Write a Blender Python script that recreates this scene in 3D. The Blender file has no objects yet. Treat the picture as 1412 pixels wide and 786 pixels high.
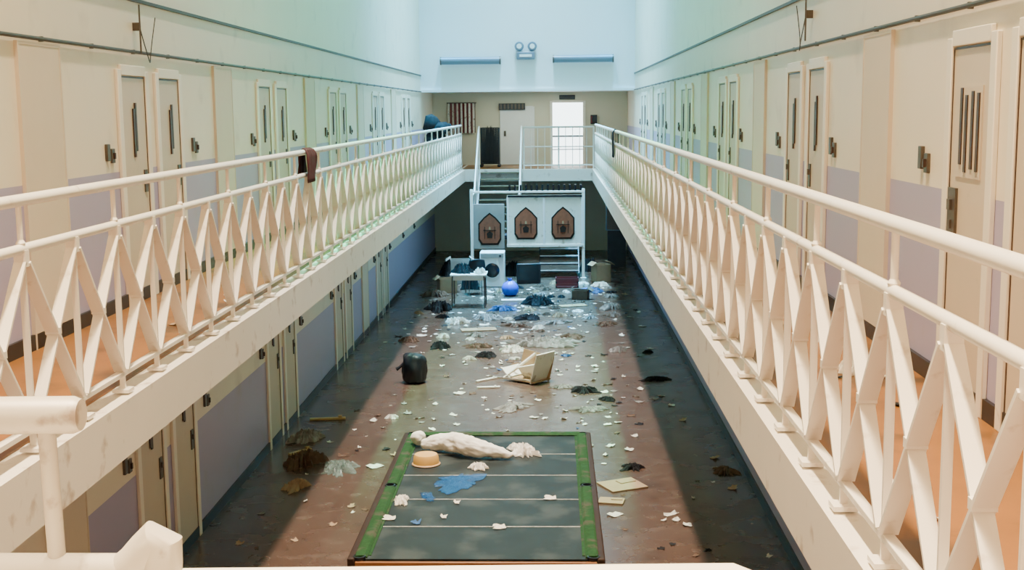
import bpy, bmesh, math, random
from mathutils import Vector, Matrix, noise, Euler
S = bpy.context.scene
COL = S.collection
rnd = random.Random(11)
R = math.radians

# ------------------------------------------------------------------ layout (metres)
G = 2.66            # gallery floor level
EYE = 4.30
XL, XR = -3.67, 2.28        # side walls
EL, ER = -2.49, 1.11        # gallery edges
RL, RR = -2.57, 1.19        # railing lines
YE, YB = 34.6, 38.0         # upper end wall / back wall
ZC = 16.0

# ------------------------------------------------------------------ camera
F = 1700.0
cd = bpy.data.cameras.new("camera"); cam = bpy.data.objects.new("camera", cd); COL.objects.link(cam)
cd.sensor_width = 36; cd.lens = 36 * F / 1412; cd.clip_start = .05; cd.clip_end = 200
CM = (Matrix.Rotation(.0340, 3, 'Z') @ Matrix.Rotation(math.pi / 2 - .1405, 3, 'X') @ Matrix.Rotation(-.010, 3, 'Z'))
cam.location = (0, 0, EYE); cam.rotation_euler = CM.to_euler()
S.camera = cam

def meas(u, v, z=None, y=None):
    d = CM @ Vector((u - 706, 393 - v, -F))
    t = (z - EYE) / d.z if z is not None else y / d.y
    return Vector((0, 0, EYE)) + d * t

# ------------------------------------------------------------------ materials
def mat(name, col, rough=.5, metal=0., var=.12, scale=6., bump=.0, emit=0., alpha=1., coat=0., dark=None, dscale=3., dth=.6, trans=0, spec=.5):
    m = bpy.data.materials.new(name); m.use_nodes = True
    nt = m.node_tree; b = nt.nodes["Principled BSDF"]
    tc = nt.nodes.new("ShaderNodeTexCoord")
    n = nt.nodes.new("ShaderNodeTexNoise"); n.inputs["Scale"].default_value = scale; n.inputs["Detail"].default_value = 5
    nt.links.new(tc.outputs["Object"], n.inputs["Vector"])
    mx = nt.nodes.new("ShaderNodeMix"); mx.data_type = 'RGBA'
    mx.inputs[6].default_value = (*[max(0, c * (1 - var)) for c in col], 1)
    mx.inputs[7].default_value = (*[min(1, c * (1 + var)) for c in col], 1)
    nt.links.new(n.outputs["Fac"], mx.inputs[0])
    out = mx.outputs[2]
    if dark:
        n2 = nt.nodes.new("ShaderNodeTexNoise"); n2.inputs["Scale"].default_value = dscale; n2.inputs["Detail"].default_value = 8
        nt.links.new(tc.outputs["Object"], n2.inputs["Vector"])
        mr = nt.nodes.new("ShaderNodeMapRange"); mr.inputs[1].default_value = dth; mr.inputs[2].default_value = dth + .12
        nt.links.new(n2.outputs["Fac"], mr.inputs[0])
        m2 = nt.nodes.new("ShaderNodeMix"); m2.data_type = 'RGBA'
        nt.links.new(mr.outputs[0], m2.inputs[0]); nt.links.new(out, m2.inputs[6]); m2.inputs[7].default_value = (*dark, 1)
        out = m2.outputs[2]
    nt.links.new(out, b.inputs["Base Color"])
    b.inputs["Roughness"].default_value = rough; b.inputs["Metallic"].default_value = metal
    b.inputs["Coat Weight"].default_value = coat; b.inputs["Alpha"].default_value = alpha
    b.inputs["Transmission Weight"].default_value = trans; b.inputs["Specular IOR Level"].default_value = spec
    if emit:
        b.inputs["Emission Color"].default_value = (*col, 1); b.inputs["Emission Strength"].default_value = emit
    if bump:
        bp = nt.nodes.new("ShaderNodeBump"); bp.inputs["Strength"].default_value = bump; bp.inputs["Distance"].default_value = .02
        nt.links.new(n.outputs["Fac"], bp.inputs["Height"]); nt.links.new(bp.outputs[0], b.inputs["Normal"])
    return m

def wall_mat():
    m = mat("painted_wall", (.85, .77, .62), .42, var=.05, scale=1.3)
    nt = m.node_tree; b = nt.nodes["Principled BSDF"]
    src = b.inputs["Base Color"].links[0].from_socket
    g = nt.nodes.new("ShaderNodeNewGeometry"); sx = nt.nodes.new("ShaderNodeSeparateXYZ")
    nt.links.new(g.outputs["Position"], sx.inputs[0])
    def mth(op, a, bb):
        q = nt.nodes.new("ShaderNodeMath"); q.operation = op
        for i, s in enumerate((a, bb)):
            if isinstance(s, (int, float)): q.inputs[i].default_value = s
            else: nt.links.new(s, q.inputs[i])
        return q.outputs[0]
    z = sx.outputs[2]
    f = mth('MAXIMUM', mth('LESS_THAN', z, 1.17), mth('MULTIPLY', mth('GREATER_THAN', z, G), mth('LESS_THAN', z, G + 1.16)))
    mx = nt.nodes.new("ShaderNodeMix"); mx.data_type = 'RGBA'
    nt.links.new(f, mx.inputs[0]); nt.links.new(src, mx.inputs[6]); mx.inputs[7].default_value = (.41, .37, .55, 1)
    # scuffs
    n = nt.nodes.new("ShaderNodeTexNoise"); n.inputs["Scale"].default_value = 2.2; n.inputs["Detail"].default_value = 9
    nt.links.new(g.outputs["Position"], n.inputs["Vector"])
    mr = nt.nodes.new("ShaderNodeMapRange"); mr.inputs[1].default_value = .58; mr.inputs[2].default_value = .80; mr.inputs[4].default_value = .35
    nt.links.new(n.outputs["Fac"], mr.inputs[0])
    m2 = nt.nodes.new("ShaderNodeMix"); m2.data_type = 'RGBA'
    nt.links.new(mr.outputs[0], m2.inputs[0]); nt.links.new(mx.outputs[2], m2.inputs[6]); m2.inputs[7].default_value = (.36, .30, .24, 1)
    nt.links.new(m2.outputs[2], b.inputs["Base Color"])
    return m

def floor_mat():
    m = bpy.data.materials.new("worn_vinyl_floor"); m.use_nodes = True
    nt = m.node_tree; b = nt.nodes["Principled BSDF"]
    g = nt.nodes.new("ShaderNodeNewGeometry")
    def nz(s, d=6):
        n = nt.nodes.new("ShaderNodeTexNoise"); n.inputs["Scale"].default_value = s; n.inputs["Detail"].default_value = d
        nt.links.new(g.outputs["Position"], n.inputs["Vector"]); return n.outputs["Fac"]
    def rng(s, a, c, o1=1.):
        r = nt.nodes.new("ShaderNodeMapRange"); r.inputs[1].default_value = a; r.inputs[2].default_value = c; r.inputs[4].default_value = o1
        nt.links.new(s, r.inputs[0]); return r.outputs[0]
    def mix(f, a, c):
        x = nt.nodes.new("ShaderNodeMix"); x.data_type = 'RGBA'; nt.links.new(f, x.inputs[0])
        for i, s in ((6, a), (7, c)):
            if isinstance(s, tuple): x.inputs[i].default_value = (*s, 1)
            else: nt.links.new(s, x.inputs[i])
        return x.outputs[2]
    c = mix(rng(nz(.7), .3, .7), (.072, .039, .026), (.086, .050, .035))
    c = mix(rng(nz(5.), .52, .75), c, (.115, .078, .058))
    c = mix(rng(nz(2.3, 8), .58, .70, .6), c, (.040, .023, .016))
    c = mix(rng(nz(34, 2), .70, .74, .7), c, (.30, .26, .22))
    c = mix(rng(nz(11, 3), .66, .74, .7), c, (.018, .012, .010))
    nt.links.new(c, b.inputs["Base Color"])
    r = rng(nz(1.6), .3, .7); mr = nt.nodes.new("ShaderNodeMapRange"); mr.inputs[3].default_value = .20; mr.inputs[4].default_value = .32
    nt.links.new(r, mr.inputs[0]); nt.links.new(mr.outputs[0], b.inputs["Roughness"])
    b.inputs["Specular IOR Level"].default_value = .42
    return m

M_WALL = wall_mat(); M_FLOOR = floor_mat()
M_END = mat("pale_end_wall", (.84, .87, .88), .6, var=.03, scale=.8)
M_BACK = mat("beige_back_wall", (.66, .61, .46), .6, var=.06, scale=1)
M_CEIL = mat("ceiling_paint", (.8, .8, .78), .8, var=.04)
M_WHITE = mat("white_gloss_paint", (.87, .82, .73), .3, var=.04, scale=3, dark=(.50, .40, .30), dscale=7, dth=.64)
M_RAILN = mat("worn_shaded_rail_paint", (.50, .46, .39), .35, var=.08, scale=9, dark=(.26, .20, .15), dscale=16, dth=.60)  # near rail's shade is mixed into this white paint; blotches are wear
M_SLAB = mat("white_slab_paint", (.82, .77, .69), .4, var=.06, scale=2, dark=(.48, .38, .30), dscale=5, dth=.60)
M_GFLOOR = mat("tan_gallery_floor", (.25, .098, .016), .4, var=.2, scale=5, dark=(.10, .042, .010), dscale=2, dth=.52)
M_BLACK = mat("black_skirting", (.012, .010, .012), .4, var=.3)
M_DOOR = mat("cream_door_paint", (.62, .52, .39), .4, var=.05, scale=4, dark=(.42, .33, .24), dscale=3, dth=.64)
M_PANEL = mat("taupe_service_door", (.70, .61, .48), .5, var=.05, scale=3)
M_FRAME = mat("cream_frame_paint", (.87, .81, .69), .4, var=.04, dark=(.5, .4, .3), dscale=5, dth=.68)
M_SLOT = mat("brown_slot", (.05, .022, .012), .4, var=.3, scale=20)
M_STEEL = mat("dull_steel", (.11, .09, .075), .4, .5, var=.3, scale=30)
M_PIPE = mat("dirty_conduit", (.07, .06, .05), .5, .2, var=.25, scale=10)
M_GREEN = mat("green_baize", (.014, .052, .015), .75, var=.6, scale=25, dark=(.05, .055, .035), dscale=9, dth=.54, spec=.15)
M_SLATE = mat("slate_bed", (.010, .015, .015), .55, var=.5, scale=4, dark=(.032, .039, .037), dscale=2.6, dth=.50, spec=.3)
M_FILL = mat("pale_filler", (.28, .29, .27), .8, var=.8, scale=30, spec=.2)
M_WOOD = mat("orange_wood", (.22, .085, .025), .45, var=.25, scale=12)
M_DKWOOD = mat("dark_wood", (.030, .016, .011), .5, var=.3, scale=12, spec=.15)
M_CREAMC = mat("cream_cloth", (.84, .80, .72), .9, var=.10, scale=20, bump=.25)
M_PAPER = mat("white_paper", (.70, .67, .58), .8, var=.2, scale=14, dark=(.28, .23, .18), dscale=14, dth=.56)
M_CARD = mat("cardboard", (.34, .23, .13), .8, var=.2, scale=10)
M_TUB = mat("tan_plastic", (.62, .36, .10), .4, var=.1)
M_BLUEP = mat("blue_plastic_film", (.01, .12, .36), .3, var=.7, scale=18, alpha=.33)
M_CLEARP = mat("translucent_plastic", (.30, .40, .35), .3, var=.25, scale=10, alpha=.38)
M_BLKPL = mat("black_plastic", (.006, .008, .013), .4, var=.3)
M_GREYC = mat("grey_cloth", (.21, .19, .17), .9, var=.5, scale=15, bump=.3)
M_BLUEC = mat("blue_cloth", (.03, .10, .25), .85, var=.4, scale=15, bump=.3)
M_BRNC = mat("brown_cloth", (.10, .055, .032), .9, var=.4, scale=15, bump=.3)
M_REDC = mat("maroon_cloth", (.06, .006, .008), .85, var=.35, scale=18, bump=.3)
M_DKC = mat("dark_cloth", (.016, .015, .016), .9, var=.5, scale=15, bump=.3, spec=.2)
M_TAN = mat("tan_board", (.38, .24, .12), .6, var=.2)
M_CREAMB = mat("cream_board", (.80, .76, .66), .5, var=.1, dark=(.45, .36, .26), dscale=6, dth=.60)
M_APPL = mat("white_enamel", (.84, .84, .82), .35, var=.05)
M_GLASSD = mat("dark_glass", (.012, .016, .02), .15, var=.1)
M_BLUEB = mat("blue_bag", (.005, .08, .60), .35, var=.2)
M_MAROON = mat("maroon_board", (.13, .015, .015), .5, var=.2)
M_YEL = mat("worn_nosing", (.26, .22, .13), .5, var=.1)
M_DAY = mat("daylight_glass", (.86, .97, 1.), .3, var=.01, emit=5.)
M_TUBE = mat("grey_tube_lamp", (.14, .20, .26), .3, var=.05)
M_SIDEB = mat("grey_side_board", (.34, .32, .29), .5, var=.1)
M_ARCHW = mat("arch_wood", (.26, .070, .030), .5, var=.5, scale=8)
M_DKSTEEL = mat("dark_steel", (.03, .034, .04), .45, .3, var=.3)
M_YCH = mat("ochre_board", (.42, .30, .12), .5, var=.2)

# ------------------------------------------------------------------ mesh builder
class MB:
    def __init__(s): s.v = []; s.f = []; s.m = []
    def add(s, vs, fs, m=0):
        o = len(s.v); s.v += [tuple(p) for p in vs]
        for f in fs: s.f.append([i + o for i in f]); s.m.append(m)
        return s
    def box(s, c, d, m=0, rot=None):
        vs = [Vector((x * d[0] / 2, y * d[1] / 2, z * d[2] / 2)) for x in (-1, 1) for y in (-1, 1) for z in (-1, 1)]
        if rot: 
            E = Euler(rot).to_matrix(); vs = [E @ p for p in vs]
        vs = [p + Vector(c) for p in vs]
        return s.add(vs, [(0, 1, 3, 2), (4, 6, 7, 5), (0, 4, 5, 1), (2, 3, 7, 6), (0, 2, 6, 4), (1, 5, 7, 3)], m)
    def bar(s, p0, p1, wx, t, m=0):
        """flat bar from p0 to p1, width wx along world x, thickness t across"""
        p0 = Vector(p0); p1 = Vector(p1); d = (p1 - p0).normalized(); X = Vector((1, 0, 0)); n = d.cross(X).normalized()
        vs = [p + X * (a * wx / 2) + n * (b * t / 2) for p in (p0, p1) for a, b in ((-1, -1), (1, -1), (1, 1), (-1, 1))]
        return s.add(vs, [(3, 2, 1, 0), (4, 5, 6, 7), (0, 1, 5, 4), (1, 2, 6, 5), (2, 3, 7, 6), (3, 0, 4, 7)], m)
    def sweep(s, pts, r, seg=14, m=0):
        pts = [Vector(p) for p in pts]; n = len(pts)
        rr = r if isinstance(r, (list, tuple)) else [r] * n
        T = [((pts[min(i + 1, n - 1)] - pts[max(i - 1, 0)]).normalized()) for i in range(n)]
        a = Vector((0, 0, 1)) if abs(T[0].z) < .9 else Vector((1, 0, 0))
        u = T[0].cross(a).normalized(); vs = []
        for i in range(n):
            u = (u - T[i] * u.dot(T[i])).normalized(); w = T[i].cross(u)
            for k in range(seg):
                an = 2 * math.pi * k / seg; vs.append(pts[i] + (u * math.cos(an) + w * math.sin(an)) * rr[i])
        fs = [(i * seg + k, i * seg + (k + 1) % seg, (i + 1) * seg + (k + 1) % seg, (i + 1) * seg + k) for i in range(n - 1) for k in range(seg)]
        fs.append(tuple(reversed(range(seg)))); fs.append(tuple((n - 1) * seg + k for k in range(seg)))
        return s.add(vs, fs, m)
    def lathe(s, prof, seg=28, c=(0, 0, 0), m=0):
        vs = [(c[0] + r * math.cos(2 * math.pi * k / seg), c[1] + r * math.sin(2 * math.pi * k / seg), c[2] + z) for r, z in prof for k in range(seg)]
        fs = [(i * seg + k, i * seg + (k + 1) % seg, (i + 1) * seg + (k + 1) % seg, (i + 1) * seg + k) for i in range(len(prof) - 1) for k in range(seg)]
        fs.append(tuple(reversed(range(seg)))); fs.append(tuple((len(prof) - 1) * seg + k for k in range(seg)))
        return s.add(vs, fs, m)
    def prism(s, poly, y0, y1, m=0):
        n = len(poly); vs = [(x, y0, z) for x, z in poly] + [(x, y1, z) for x, z in poly]
        fs = [tuple(range(n)), tuple(reversed(range(n, 2 * n)))] + [(i, i + n, (i + 1) % n + n, (i + 1) % n) for i in range(n)]
        return s.add(vs, fs, m)
    def mesh(s, name, mats, smooth=True):
        me = bpy.data.meshes.new(name); me.from_pydata(s.v, [], s.f)
        for mm in (mats if isinstance(mats, (list, tuple)) else [mats]): me.materials.append(mm)
        for p, i in zip(me.polygons, s.m): p.material_index = i
        bm = bmesh.new(); bm.from_mesh(me); bmesh.ops.recalc_face_normals(bm, faces=bm.faces); bm.to_mesh(me); bm.free()
        if smooth:
            for p in me.polygons: p.use_smooth = True
            me.set_sharp_from_angle(angle=R(38))
        me.update(); return me
    def obj(s, name, mats, parent=None, loc=(0, 0, 0), rot=(0, 0, 0), bevel=0, smooth=True, **kw):
        return put(name, s.mesh(name, mats, smooth), parent, loc, rot, bevel, **kw)

def put(name, me, parent=None, loc=(0, 0, 0), rot=(0, 0, 0), bevel=0, **kw):
    o = bpy.data.objects.new(name, me); COL.objects.link(o); o.location = loc; o.rotation_euler = rot
    if parent: o.parent = parent
    if bevel:
        b = o.modifiers.new("bevel", 'BEVEL'); b.width = bevel; b.segments = 2; b.limit_method = 'ANGLE'
    for k, v in kw.items(): o[k] = v
    return o

def thing(name, label, category, loc=(0, 0, 0), rot=(0, 0, 0), group=None):
    e = put(name, None, None, loc, rot, label=label, category=category); e.empty_display_size = .1
    if group: e["group"] = group
    return e

def dup(root, loc=None, rot=None):
    def rec(o, par):
        c = o.copy(); COL.objects.link(c); c.parent = par
        for ch in list(o.children): rec(ch, c)
        return c
    c = rec(root, None)
    if loc is not None: c.location = loc
    if rot is not None: c.rotation_euler = rot
    return c

def rest(root, z):
    """lower / raise a thing so that its lowest point touches level z"""
    bpy.context.view_layer.update()
    lo = 1e9
    for o in [root] + list(root.children_recursive):
        if o.type == 'MESH':
            for p in o.data.vertices: lo = min(lo, (o.matrix_world @ p.co).z)
    root.location.z += z - lo + .001

def struct(o): o["kind"] = "structure"; return o

# ------------------------------------------------------------------ room shell
struct(MB().box(((XL + XR) / 2, 17, -.1), (XR - XL + .4, 42.4, .2)).obj("floor", M_FLOOR, smooth=False))
struct(MB().box((XL - .1, 17, ZC / 2), (.2, 42.4, ZC)).obj("wall_left", M_WALL, smooth=False))
struct(MB().box((XR + .1, 17, ZC / 2), (.2, 42.4, ZC)).obj("wall_right", M_WALL, smooth=False))
struct(MB().box(((XL + XR) / 2, YE + .15, (4.85 + ZC) / 2), (XR - XL, .3, ZC - 4.85)).obj("wall_end", M_END, smooth=False))
struct(MB().box(((XL + XR) / 2, YB + .1, 2.5), (XR - XL, .2, 5.0)).obj("wall_back", M_BACK, smooth=False))
struct(MB().box(((XL + XR) / 2, (YE + .3 + YB) / 2, 4.92), (XR - XL, YB - YE - .3, .14)).obj("ceiling", M_CEIL, smooth=False))
struct(MB().box(((XL + XR) / 2, 17, ZC + .05), (XR - XL + .4, 42.4, .1)).obj("ceiling", M_CEIL, smooth=False))
struct(MB().box(((XL + XR) / 2, -4.1, ZC / 2), (XR - XL, .2, ZC)).obj("wall_near", M_WALL, smooth=False))
# gallery slabs
for nm, x0, x1, y0, y1 in (("l", XL, EL, -4, YB), ("r", ER, XR, -4, YB), ("n", EL, ER, -4, 2.05), ("f", EL, ER, 34.95, YB)):
    struct(MB().box(((x0 + x1) / 2, (y0 + y1) / 2, G - .175), (x1 - x0, y1 - y0, .33)).obj("floor", M_SLAB, smooth=False))
struct(MB().box(((XL + RL - .1) / 2, 17, G - .005), (RL - .1 - XL, 42, .012)).obj("floor", M_GFLOOR, smooth=False))
struct(MB().box(((XR + RR + .1) / 2, 17, G - .005), (XR - RR - .1, 42, .012)).obj("floor", M_GFLOOR, smooth=False))
struct(MB().box(((EL + ER) / 2, 36.6, G - .005), (ER - EL + .2, 2.6, .012)).obj("floor", M_GFLOOR, smooth=False))
for s, x in (("left", XL + .012), ("right", XR - .012)):
    struct(MB().box((x, 17, G + .056), (.024, 42, .11)).obj("baseboard_" + s, M_BLACK, smooth=False))
    struct(MB().box((x, 17, .056), (.024, 42, .11)).obj("baseboard_" + s + "_ground", M_BLACK, smooth=False))
n = 0
for x, sg in ((XL, 1), (XR, -1)):
    n += 1
    struct(MB().box((x + sg * .014, YE / 2, 5.29), (.028, YE, .028)).obj("trim_%d" % n, M_PIPE, smooth=False))
struct(MB().box(((XL + XR) / 2, YE - .02, 4.86), (XR - XL, .06, .07)).obj("trim_3", M_END, smooth=False))

# ------------------------------------------------------------------ conduits
for x, sg, side in ((XL, 1, "l"), (XR, -1, "r")):
    e = thing("wall_conduit", "long thin dirty metal conduit clipped along the cream wall", "pipe", (x + sg * .025, 0, 4.84))
    MB().sweep([(0, -3.9, 0), (0, YE - .1, 0)], .015, 8).obj("pipe", M_PIPE, e)
    cl = MB().box((-sg * .010, 0, 0), (.032, .02, .038)).mesh("pipe_clip", M_STEEL)
    for k in range(33): put("pipe_clip", cl, e, (0, 2.0 + k * .98, 0))

# dangling cables
for (x, sg, y, zt) in ((XL, 1, 10.9, 5.2), (XR, -1, 11.1, 5.25)):
    e = thing("hanging_cable", "thin loose cable looping from a small bracket high on the wall", "cable", (x + sg * .03, y, zt))
    pts = [(sg * .03, 0, .05 - t * .42) for t in [0, .3, .6, 1.]] 
    MB().sweep(pts, .008, 8).box((0, 0, -.14), (.06, .04, .07)).obj("bracket", M_STEEL, e)
    pts = [(sg * (.03 + .02 * math.sin(t * 6)), .45 * t, -.30 + .35 * (t - .5) ** 2 * 4 - .2 + .12 * t) for t in [i / 12 for i in range(13)]]
    MB().sweep(pts, .005, 6).obj("cable", M_PIPE, e)

# ------------------------------------------------------------------ doors (local x along wall, y out of wall)
DH, LW = 1.96, .62
mf = MB().box((-LW / 2 - .045, .015, DH / 2 + .03), (.09, .03, DH + .06)).box((LW / 2 + .045, .015, DH / 2 + .03), (.09, .03, DH + .06)).box((0, .015, DH + .055), (LW, .03, .09)).mesh("door_frame", M_FRAME)
ml = MB().box((0, .007, DH / 2 + .005), (LW, .014, DH)).mesh("leaf", M_DOOR, False)
mj = MB().box((-LW / 2 + .006, .010, DH / 2), (.012, .016, DH)).box((LW / 2 - .006, .010, DH / 2), (.012, .016, DH)).box((0, .010, DH - .002), (LW, .016, .012)).mesh("shadow_gap", M_SLOT, False)
ms = MB().box((0, .018, 0), (.036, .012, .42)).mesh("vision_slot", M_SLOT, False)
msr = MB().box((0, .017, 0), (.40, .008, .50)).mesh("vision_panel", M_DOOR, False)
mk = MB().box((0, .022, 0), (.13, .016, .27)).box((.01, .035, .04), (.05, .02, .06)).box((0, .034, -.07), (.03, .014, .05)).mesh("lock_plate", M_STEEL, False)
mk2 = MB().box((0, .020, 0), (.07, .012, .20)).box((0, .03, .03), (.03, .02, .05)).mesh("lock_plate", M_STEEL, False)
mp = MB().box((0, .012, 1.065), (.70, .024, 2.13)).mesh("service_leaf", M_PANEL, False)
mpf = MB().box((-.36, .014, 1.075), (.02, .028, 2.15)).box((.36, .014, 1.075), (.02, .028, 2.15)).box((0, .014, 2.14), (.70, .028, .02)).mesh("service_frame", M_PANEL, False)
dn = 0
def door(side, y, z, sx, slots, big, lock=True):
    global dn; dn += 1
    x, rz = (XL, -math.pi / 2) if side == 'L' else (XR, math.pi / 2)
    d = struct(put("door_%d" % dn, mf, None, (x, y, z), (0, 0, rz), bevel=.006))
    put("leaf", ml, d); put("door_gap", mj, d)
    if len(slots) > 2: put("vision_panel", msr, d, (0, 0, 1.50))
    for q, dz in slots: put("vision_slot", ms, d, (q, .004, 1.5 + dz))
    if lock: put("lock_plate", mk if big else mk2, d, (sx * .22, 0, 1.05))
def sdoor(side, y, z):
    global dn; dn += 1
    x, rz = (XL, -math.pi / 2) if side == 'L' else (XR, math.pi / 2)
    d = struct(put("door_%d" % dn, mpf, None, (x, y, z), (0, 0, rz))); put("leaf", mp, d)
for k in range(6):
    c = 6.33 + 4.93 * k
    for side in 'LR':
        for dy in (-.5, .5):
            near1 = (k == 0 and side == 'R' and dy < 0)
            sl = [] if near1 else [(-.15, 0), (-.06, .01), (.04, -.01), (.12, .03)] if (k == 0 and side == 'R') else ([(-.06, .02), (-.01, -.03)] if dy > 0 else [(-.02, .03), (.03, -.02)])
            door(side, c + dy, G, -1 if side == 'L' else 1, sl, k == 0, not near1)
        if k < 5: sdoor(side, c + 2.47, G)
    if k < 5:
        for dy in (-.5, .5): door('L', c + dy, 0, -1, [(0, 0), (.04, .02)], False)
    if k in (0, 3): sdoor('L', c + 2.47, 0)

# wall switches beside the doors
proto = None
for side in 'LR':
    for k in range(6):
        c = 6.33 + 4.93 * k
        for dy in (-1.12, 1.32):
            for z in ((G + 1.30, 1.30) if side == 'L' else (G + 1.30,)):
                x, rz = (XL, -math.pi / 2) if side == 'L' else (XR, math.pi / 2)
                if proto is None:
                    proto = thing("door_control_box", "small grey metal control box beside a cell door", "switch", (x, c + dy, z), (0, 0, rz), "door control boxes on the walls")
                    MB().box((-.055, .010, 0), (.075, .02, .12)).box((.06, .012, .03), (.07, .024, .14)).obj("box", M_STEEL, proto, bevel=.004)
                    MB().box((-.055, .028, .0), (.025, .016, .05)).obj("switch", M_SLOT, proto)
                else: dup(proto, (x, c + dy, z), (0, 0, rz))

# ------------------------------------------------------------------ gallery railings
SP = .64
def lattice_mesh(last=False):
    m = MB(); zb, zt = .13, .955
    m.bar((0, 0, .0), (0, 0, zt), .032, .016)
    m.box((0, 0, zt + .00), (.060, .042, .08)); m.box((0, 0, .012), (.10, .10, .02))
    if not last:
        m.bar((0, .018, zt - .02), (0, SP - .03, zb), .072, .014)
        m.bar((0, SP - .018, zt - .02), (0, .03, zb), .060, .014)
        m.box((0, SP / 2, (zt + zb) / 2), (.073, .035, .035))
    return m.mesh("lattice_panel", M_WHITE, False)
ML = lattice_mesh(); ML2 = lattice_mesh(True)
mst = MB().sweep([(0, 0, 1.02), (0, 0, 1.22)], .014, 10).lathe([(.02, 1.015), (.024, 1.03), (.014, 1.045)], 10).mesh("rail_stub", M_WHITE)
for x, y0, par in ((RL, 5.84 - SP * 5, 1), (RR, 3.67 - SP * 2, 1)):
    e = thing("gallery_railing", "long white painted steel gallery railing with crossed flat-bar lattice", "railing", (x, y0, G))
    nb = int((34.8 - y0) / SP)
    L = nb * SP + .1
    MB().sweep([(0, -.1, 1.235), (0, L, 1.235)], .030, 16).obj("handrail", M_WHITE, e)
    MB().sweep([(0, -.1, 1.0), (0, L, 1.0)], .026, 16).obj("middle_rail", M_WHITE, e)
    MB().box((0, L / 2 - .05, .115), (.045, L + .1, .03)).obj("bottom_rail", M_WHITE, e, bevel=.004)
    for k in range(nb + 1):
        put("lattice_panel", ML if k < nb else ML2, e, (0, k * SP, .001))
        if k % 2 == par: put("rail_stub", mst, e, (0, k * SP, 0))

# cross landing railing in front of the viewer
e = thing("landing_railing", "worn white tubular railing with broken open end beside the landing", "railing", (-.9, 1.95, G))
base = Vector(e.location)
a = meas(112, 572, y=1.95) - base
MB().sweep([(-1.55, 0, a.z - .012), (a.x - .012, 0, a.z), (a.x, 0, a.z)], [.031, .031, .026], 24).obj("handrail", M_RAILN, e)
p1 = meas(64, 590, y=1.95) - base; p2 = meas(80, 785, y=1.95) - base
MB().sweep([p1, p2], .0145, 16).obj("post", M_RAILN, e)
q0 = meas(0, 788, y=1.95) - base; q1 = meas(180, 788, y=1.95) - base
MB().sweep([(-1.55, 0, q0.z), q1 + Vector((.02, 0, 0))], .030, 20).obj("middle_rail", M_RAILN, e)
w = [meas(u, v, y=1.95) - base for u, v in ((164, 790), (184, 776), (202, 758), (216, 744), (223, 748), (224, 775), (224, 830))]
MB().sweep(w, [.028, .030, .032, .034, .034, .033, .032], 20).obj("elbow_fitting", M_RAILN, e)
q2 = meas(226, 809, y=1.95) - base; q3 = meas(1012, 802, y=1.95) - base
MB().sweep([q2, q3, q3 + Vector((.018, 0, -.006)), q3 + Vector((.024, 0, -.02))], [.030, .030, .028, .02], 20).obj("cross_rail", M_WHITE, e)
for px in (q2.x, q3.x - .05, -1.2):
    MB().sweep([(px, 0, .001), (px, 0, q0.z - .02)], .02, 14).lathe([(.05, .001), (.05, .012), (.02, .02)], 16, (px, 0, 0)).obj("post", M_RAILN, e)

# ------------------------------------------------------------------ cloth helpers
def cloth_mesh(name, w, d, h, seed, m, n=30, fold=3.2, rag=1.0):
    o = Vector((seed * 3.1, seed * 1.7, 0)); vs = []
    for j in range(n + 1):
        for i in range(n + 1):
            a, b = i / n * 2 - 1, j / n * 2 - 1
            x = a * math.sqrt(1 - b * b * .4); y = b * math.sqrt(1 - a * a * .4)
            an = math.atan2(y, x); e1 = max(abs(a), abs(b))
            k = 1 + rag * e1 * (.65 * noise.noise(Vector((math.cos(an) * 1.6, math.sin(an) * 1.6, 0)) + o) + .6 * noise.noise(Vector((math.cos(an) * 5, math.sin(an) * 5, 7)) + o))
            x *= k; y *= k
            f = max(0, 1 - e1 ** 4)
            r1 = 1 - 2.2 * abs(noise.noise(Vector((a * fold, b * fold, 5)) + o)); r2 = 1 - 2.4 * abs(noise.noise(Vector((a * fold * 2.4, b * fold * 2.4, 9)) + o))
            z = max(0, r1) * .65 + max(0, r2) * .5
            z = h * (f * (.05 + 1.0 * z) + (1 - f) * .12 * abs(noise.noise(Vector((a * 5, b * 5, 2)) + o)))
            vs.append((x * w / 2, y * d / 2, z + .005))
    fs = [(j * (n + 1) + i, j * (n + 1) + i + 1, (j + 1) * (n + 1) + i + 1, (j + 1) * (n + 1) + i) for j in range(n) for i in range(n)]
    b = MB(); b.add(vs, fs)
    ring = [i for i in range(n + 1)] + [(j) * (n + 1) + n for j in range(1, n + 1)] + [n * (n + 1) + i for i in range(n - 1, -1, -1)] + [j * (n + 1) for j in range(n - 1, 0, -1)]
    o2 = len(b.v); b.v += [(vs[i][0], vs[i][1], 0) for i in ring]; L = len(ring)
    for q in range(L): b.f.append([ring[q], ring[(q + 1) % L], o2 + (q + 1) % L, o2 + q]); b.m.append(0)
    b.f.append([o2 + q for q in range(L)]); b.m.append(0)
    me = b.mesh(name, m, False)
    for p in me.polygons: p.use_smooth = True
    me.set_sharp_from_angle(angle=R(45))
    return me

def heap(name, label, cat, u, v, w, d, h, m, z=0, rz=0, seed=None, fold=3.2, group=None, pos=None, rag=1.):
    p = pos if pos else meas(u, v, z=z)
    s = seed if seed is not None else rnd.randint(1, 900)
    o = put(name, cloth_mesh(name, w, d, h, s, m, fold=fold, rag=rag), None, (p[0], p[1], z + .001), (0, 0, rz), label=label, category=cat)
    if group: o["group"] = group
    return o

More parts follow.
